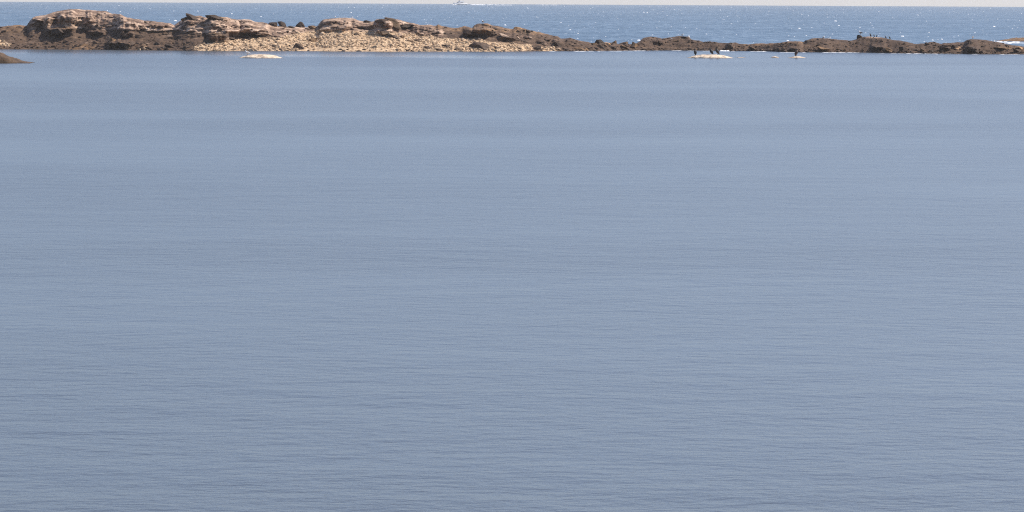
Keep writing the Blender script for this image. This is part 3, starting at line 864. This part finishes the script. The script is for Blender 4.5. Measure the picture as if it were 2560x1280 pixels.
def bird(name, px, py, height, heading, kind, label, category, group, depth=None, wing_mat=None, body_mat=None, spread=False):
    d = depth if depth is not None else ground_at(px, py)
    e = bpy.data.objects.new(name, None); col.objects.link(e)
    e.location = at(np.array(float(px)), np.array(float(py)), np.array(float(d)))
    e.rotation_euler = (0, 0, heading)
    e.scale = (height,) * 3
    tag(e, label, category, group)
    if kind.startswith('c'):
        sp_ = {'c1': CORM, 'c2': CORM2, 'c3': CORM3}[kind]
        bm_ = body_mat or M_BLACK; wm = wing_mat or M_BLACK
        tube('body', sp_, CORM_R, bm_, e)
        a, b = Vector(sp_[-2]), Vector(sp_[-1]); t = (b - a).normalized()
        tube('bill', [tuple(b - t * .02), tuple(b + t * .07), tuple(b + t * .13 + Vector((0, -.015)))], [.024, .015, .006], M_BILL, e, n=6, sub=1)
        for s in (-1, 1):
            if spread:
                tube('wing', [(.02, .66, s * .08), (-.03, .62, s * .22), (-.08, .5, s * .36), (-.14, .34, s * .40)], [.05, .06, .07, .02], wm, e, 0.3, n=8, sub=2)
            else:
                tube('wing', [(sp_[4][0] - .02, sp_[4][1], s * .07), (sp_[3][0] - .05, sp_[3][1], s * .115), (sp_[2][0] - .05, sp_[2][1], s * .10), (sp_[1][0] - .03, sp_[1][1] - .02, s * .04)], [.04, .10, .085, .012], wm, e, 0.45, n=8, sub=2)
            lx = sp_[2][0]
            lg = tube('leg', [(lx, .28, s * .07), (lx + .03, .12, s * .07), (lx + .03, .0, s * .07)], [.035, .022, .018], M_BLACK, e, n=6, sub=1)
            tube('foot', [(lx + .0, .012, s * .07), (lx + .13, .008, s * .08)], [.02, .035], M_BLACK, lg, 1.0, n=6, sub=1)
    else:
        bm_ = body_mat or M_WHITE; wm = wing_mat or M_GREYW
        tube('body', GULL, GULL_R, bm_, e)
        tube('bill', [(.43, .915), (.50, .90), (.56, .875)], [.028, .022, .008], M_BILL, e, n=6, sub=1)
        for s in (-1, 1):
            tube('wing', [(.16, .62, s * .10), (-.05, .59, s * .165), (-.35, .53, s * .11), (-.72, .44, s * .02)], [.06, .12, .085, .01], wm, e, 0.4, n=8, sub=2)
            lg = tube('leg', [(.0, .40, s * .07), (-.02, .2, s * .07), (.0, .0, s * .07)], [.03, .016, .016], M_LEG, e, n=6, sub=1)
            tube('foot', [(-.02, .012, s * .07), (.12, .01, s * .07)], [.015, .04], M_LEG, lg, 1.0, n=6, sub=1)
    return e


PI = math.pi
gc = 'cormorants on the pale rocks'
bird('cormorant', 1738, 138.9, 0.71, PI * 0.58, 'c1', 'black cormorant standing upright, alone at left end of its pale rock', 'cormorant', gc, depth=gd2)
bird('cormorant', 1778, 136.7, 0.72, PI * 0.94, 'c3', 'dark cormorant with bill pointing left, middle of three on one rock', 'cormorant', gc, depth=gd2)
bird('cormorant', 1793, 136.8, 0.70, PI * 1.04, 'c2', 'black cormorant with neck curled back, right of the three on one rock', 'cormorant', gc, depth=gd2)
bird('cormorant', 1991, 140.8, 0.80, PI * 0.2, 'c1', 'dark cormorant with reddish-brown neck standing alone on its own rock', 'cormorant', gc, depth=gd4, body_mat=M_BROWNB)
bird('gull', 618, 139.3, 0.58, PI * 0.85, 'g', 'pale gull standing on the long pale rock at left', 'gull', 'gulls', depth=gd1, wing_mat=M_WHITE)
gr = 'small cormorants on the reef top'
for px, py, h, hd, k, lb in [(2176, 92.2, .44, .9, 'c1', 'tallest small dark cormorant right of the black-backed gull'), (2185, 92.6, .30, .8, 'c2', 'hunched small dark cormorant in the middle of three on pale patch'),
                             (2192, 93.0, .30, .1, 'c2', 'hunched small dark cormorant, right of three on pale patch'), (2214, 96.3, .34, .9, 'c3', 'left of two dark cormorants on the reef slope right of crest'), (2224, 98.0, .36, .95, 'c3', 'right of two dark cormorants on the reef slope right of crest')]:
    bird('cormorant', px, py, h, PI * hd, k, lb, 'cormorant', gr)
gg = 'gulls'
for px, py, h, hd, wm, bmt, lb in [(2151, 88.2, .56, .8, M_SLATE, None, 'black-backed gull standing tall on a dark boulder on the reef'), (1207, 59.6, .48, .7, M_SLATE, None, 'dark-winged gull on the highest ochre hump of the island'),
                                   (1706, 91.0, .34, .1, M_SLATE, None, 'dark-winged gull on the left reef hump'), (1722, 92.6, .22, .3, M_WHITE, None, 'small white gull just right of a dark-winged gull on the reef'),
                                   (1678, 101.0, .36, .75, M_WHITE, M_TAN, 'buff young gull on the side of the left reef hump'), (2059, 97.0, .36, .2, M_SLATE, None, 'dark-winged gull on the flat middle reef hump'),
                                   (2074, 100.0, .34, .2, M_WHITE, None, 'white gull right of a dark-winged gull on middle reef hump'), (838, 44.9, .28, .6, M_WHITE, None, 'small white gull on the left of the flat granite crest'),
                                   (880, 45.8, .24, .1, M_WHITE, None, 'small white gull on the right of the flat granite crest'), (2432, 98.3, .42, .4, M_TAN, M_TAN, 'brown young gull on the rightmost reef hump'),
                                   (2486, 107.0, .32, .4, M_WHITE, None, 'white gull on the reef slope near the surf'), (1346, 81.0, .26, .4, M_GREYW, None, 'small grey gull on the slope right of the ochre tops')]:
    bird('gull', px, py, h, PI * hd, 'g', lb, 'gull', gg, wing_mat=wm, body_mat=bmt)

# ------------------------------------------------------------------ sea haze
hm = bpy.data.materials.new('sea_haze'); hm.use_nodes = True
hn = hm.node_tree
hn.nodes.remove(hn.nodes['Principled BSDF'])
pv = hn.nodes.new('ShaderNodeVolumePrincipled')
pv.inputs['Color'].default_value = (1.0, 0.985, 0.96, 1)
pv.inputs['Density'].default_value = 0.00007
hn.links.new(pv.outputs[0], hn.nodes['Material Output'].inputs['Volume'])
bm = bmesh.new(); bmesh.ops.create_cube(bm, size=1)
for v in bm.verts:
    v.co = Vector((v.co.x * 31000, v.co.y * 31000, 12.0 if v.co.z > 0 else -19.0))
me = bpy.data.meshes.new('haze'); bm.to_mesh(me); bm.free(); me.materials.append(hm)
haze = bpy.data.objects.new('haze', me); col.objects.link(haze)
tag(haze, 'thin pale haze over the sea', kind='stuff')
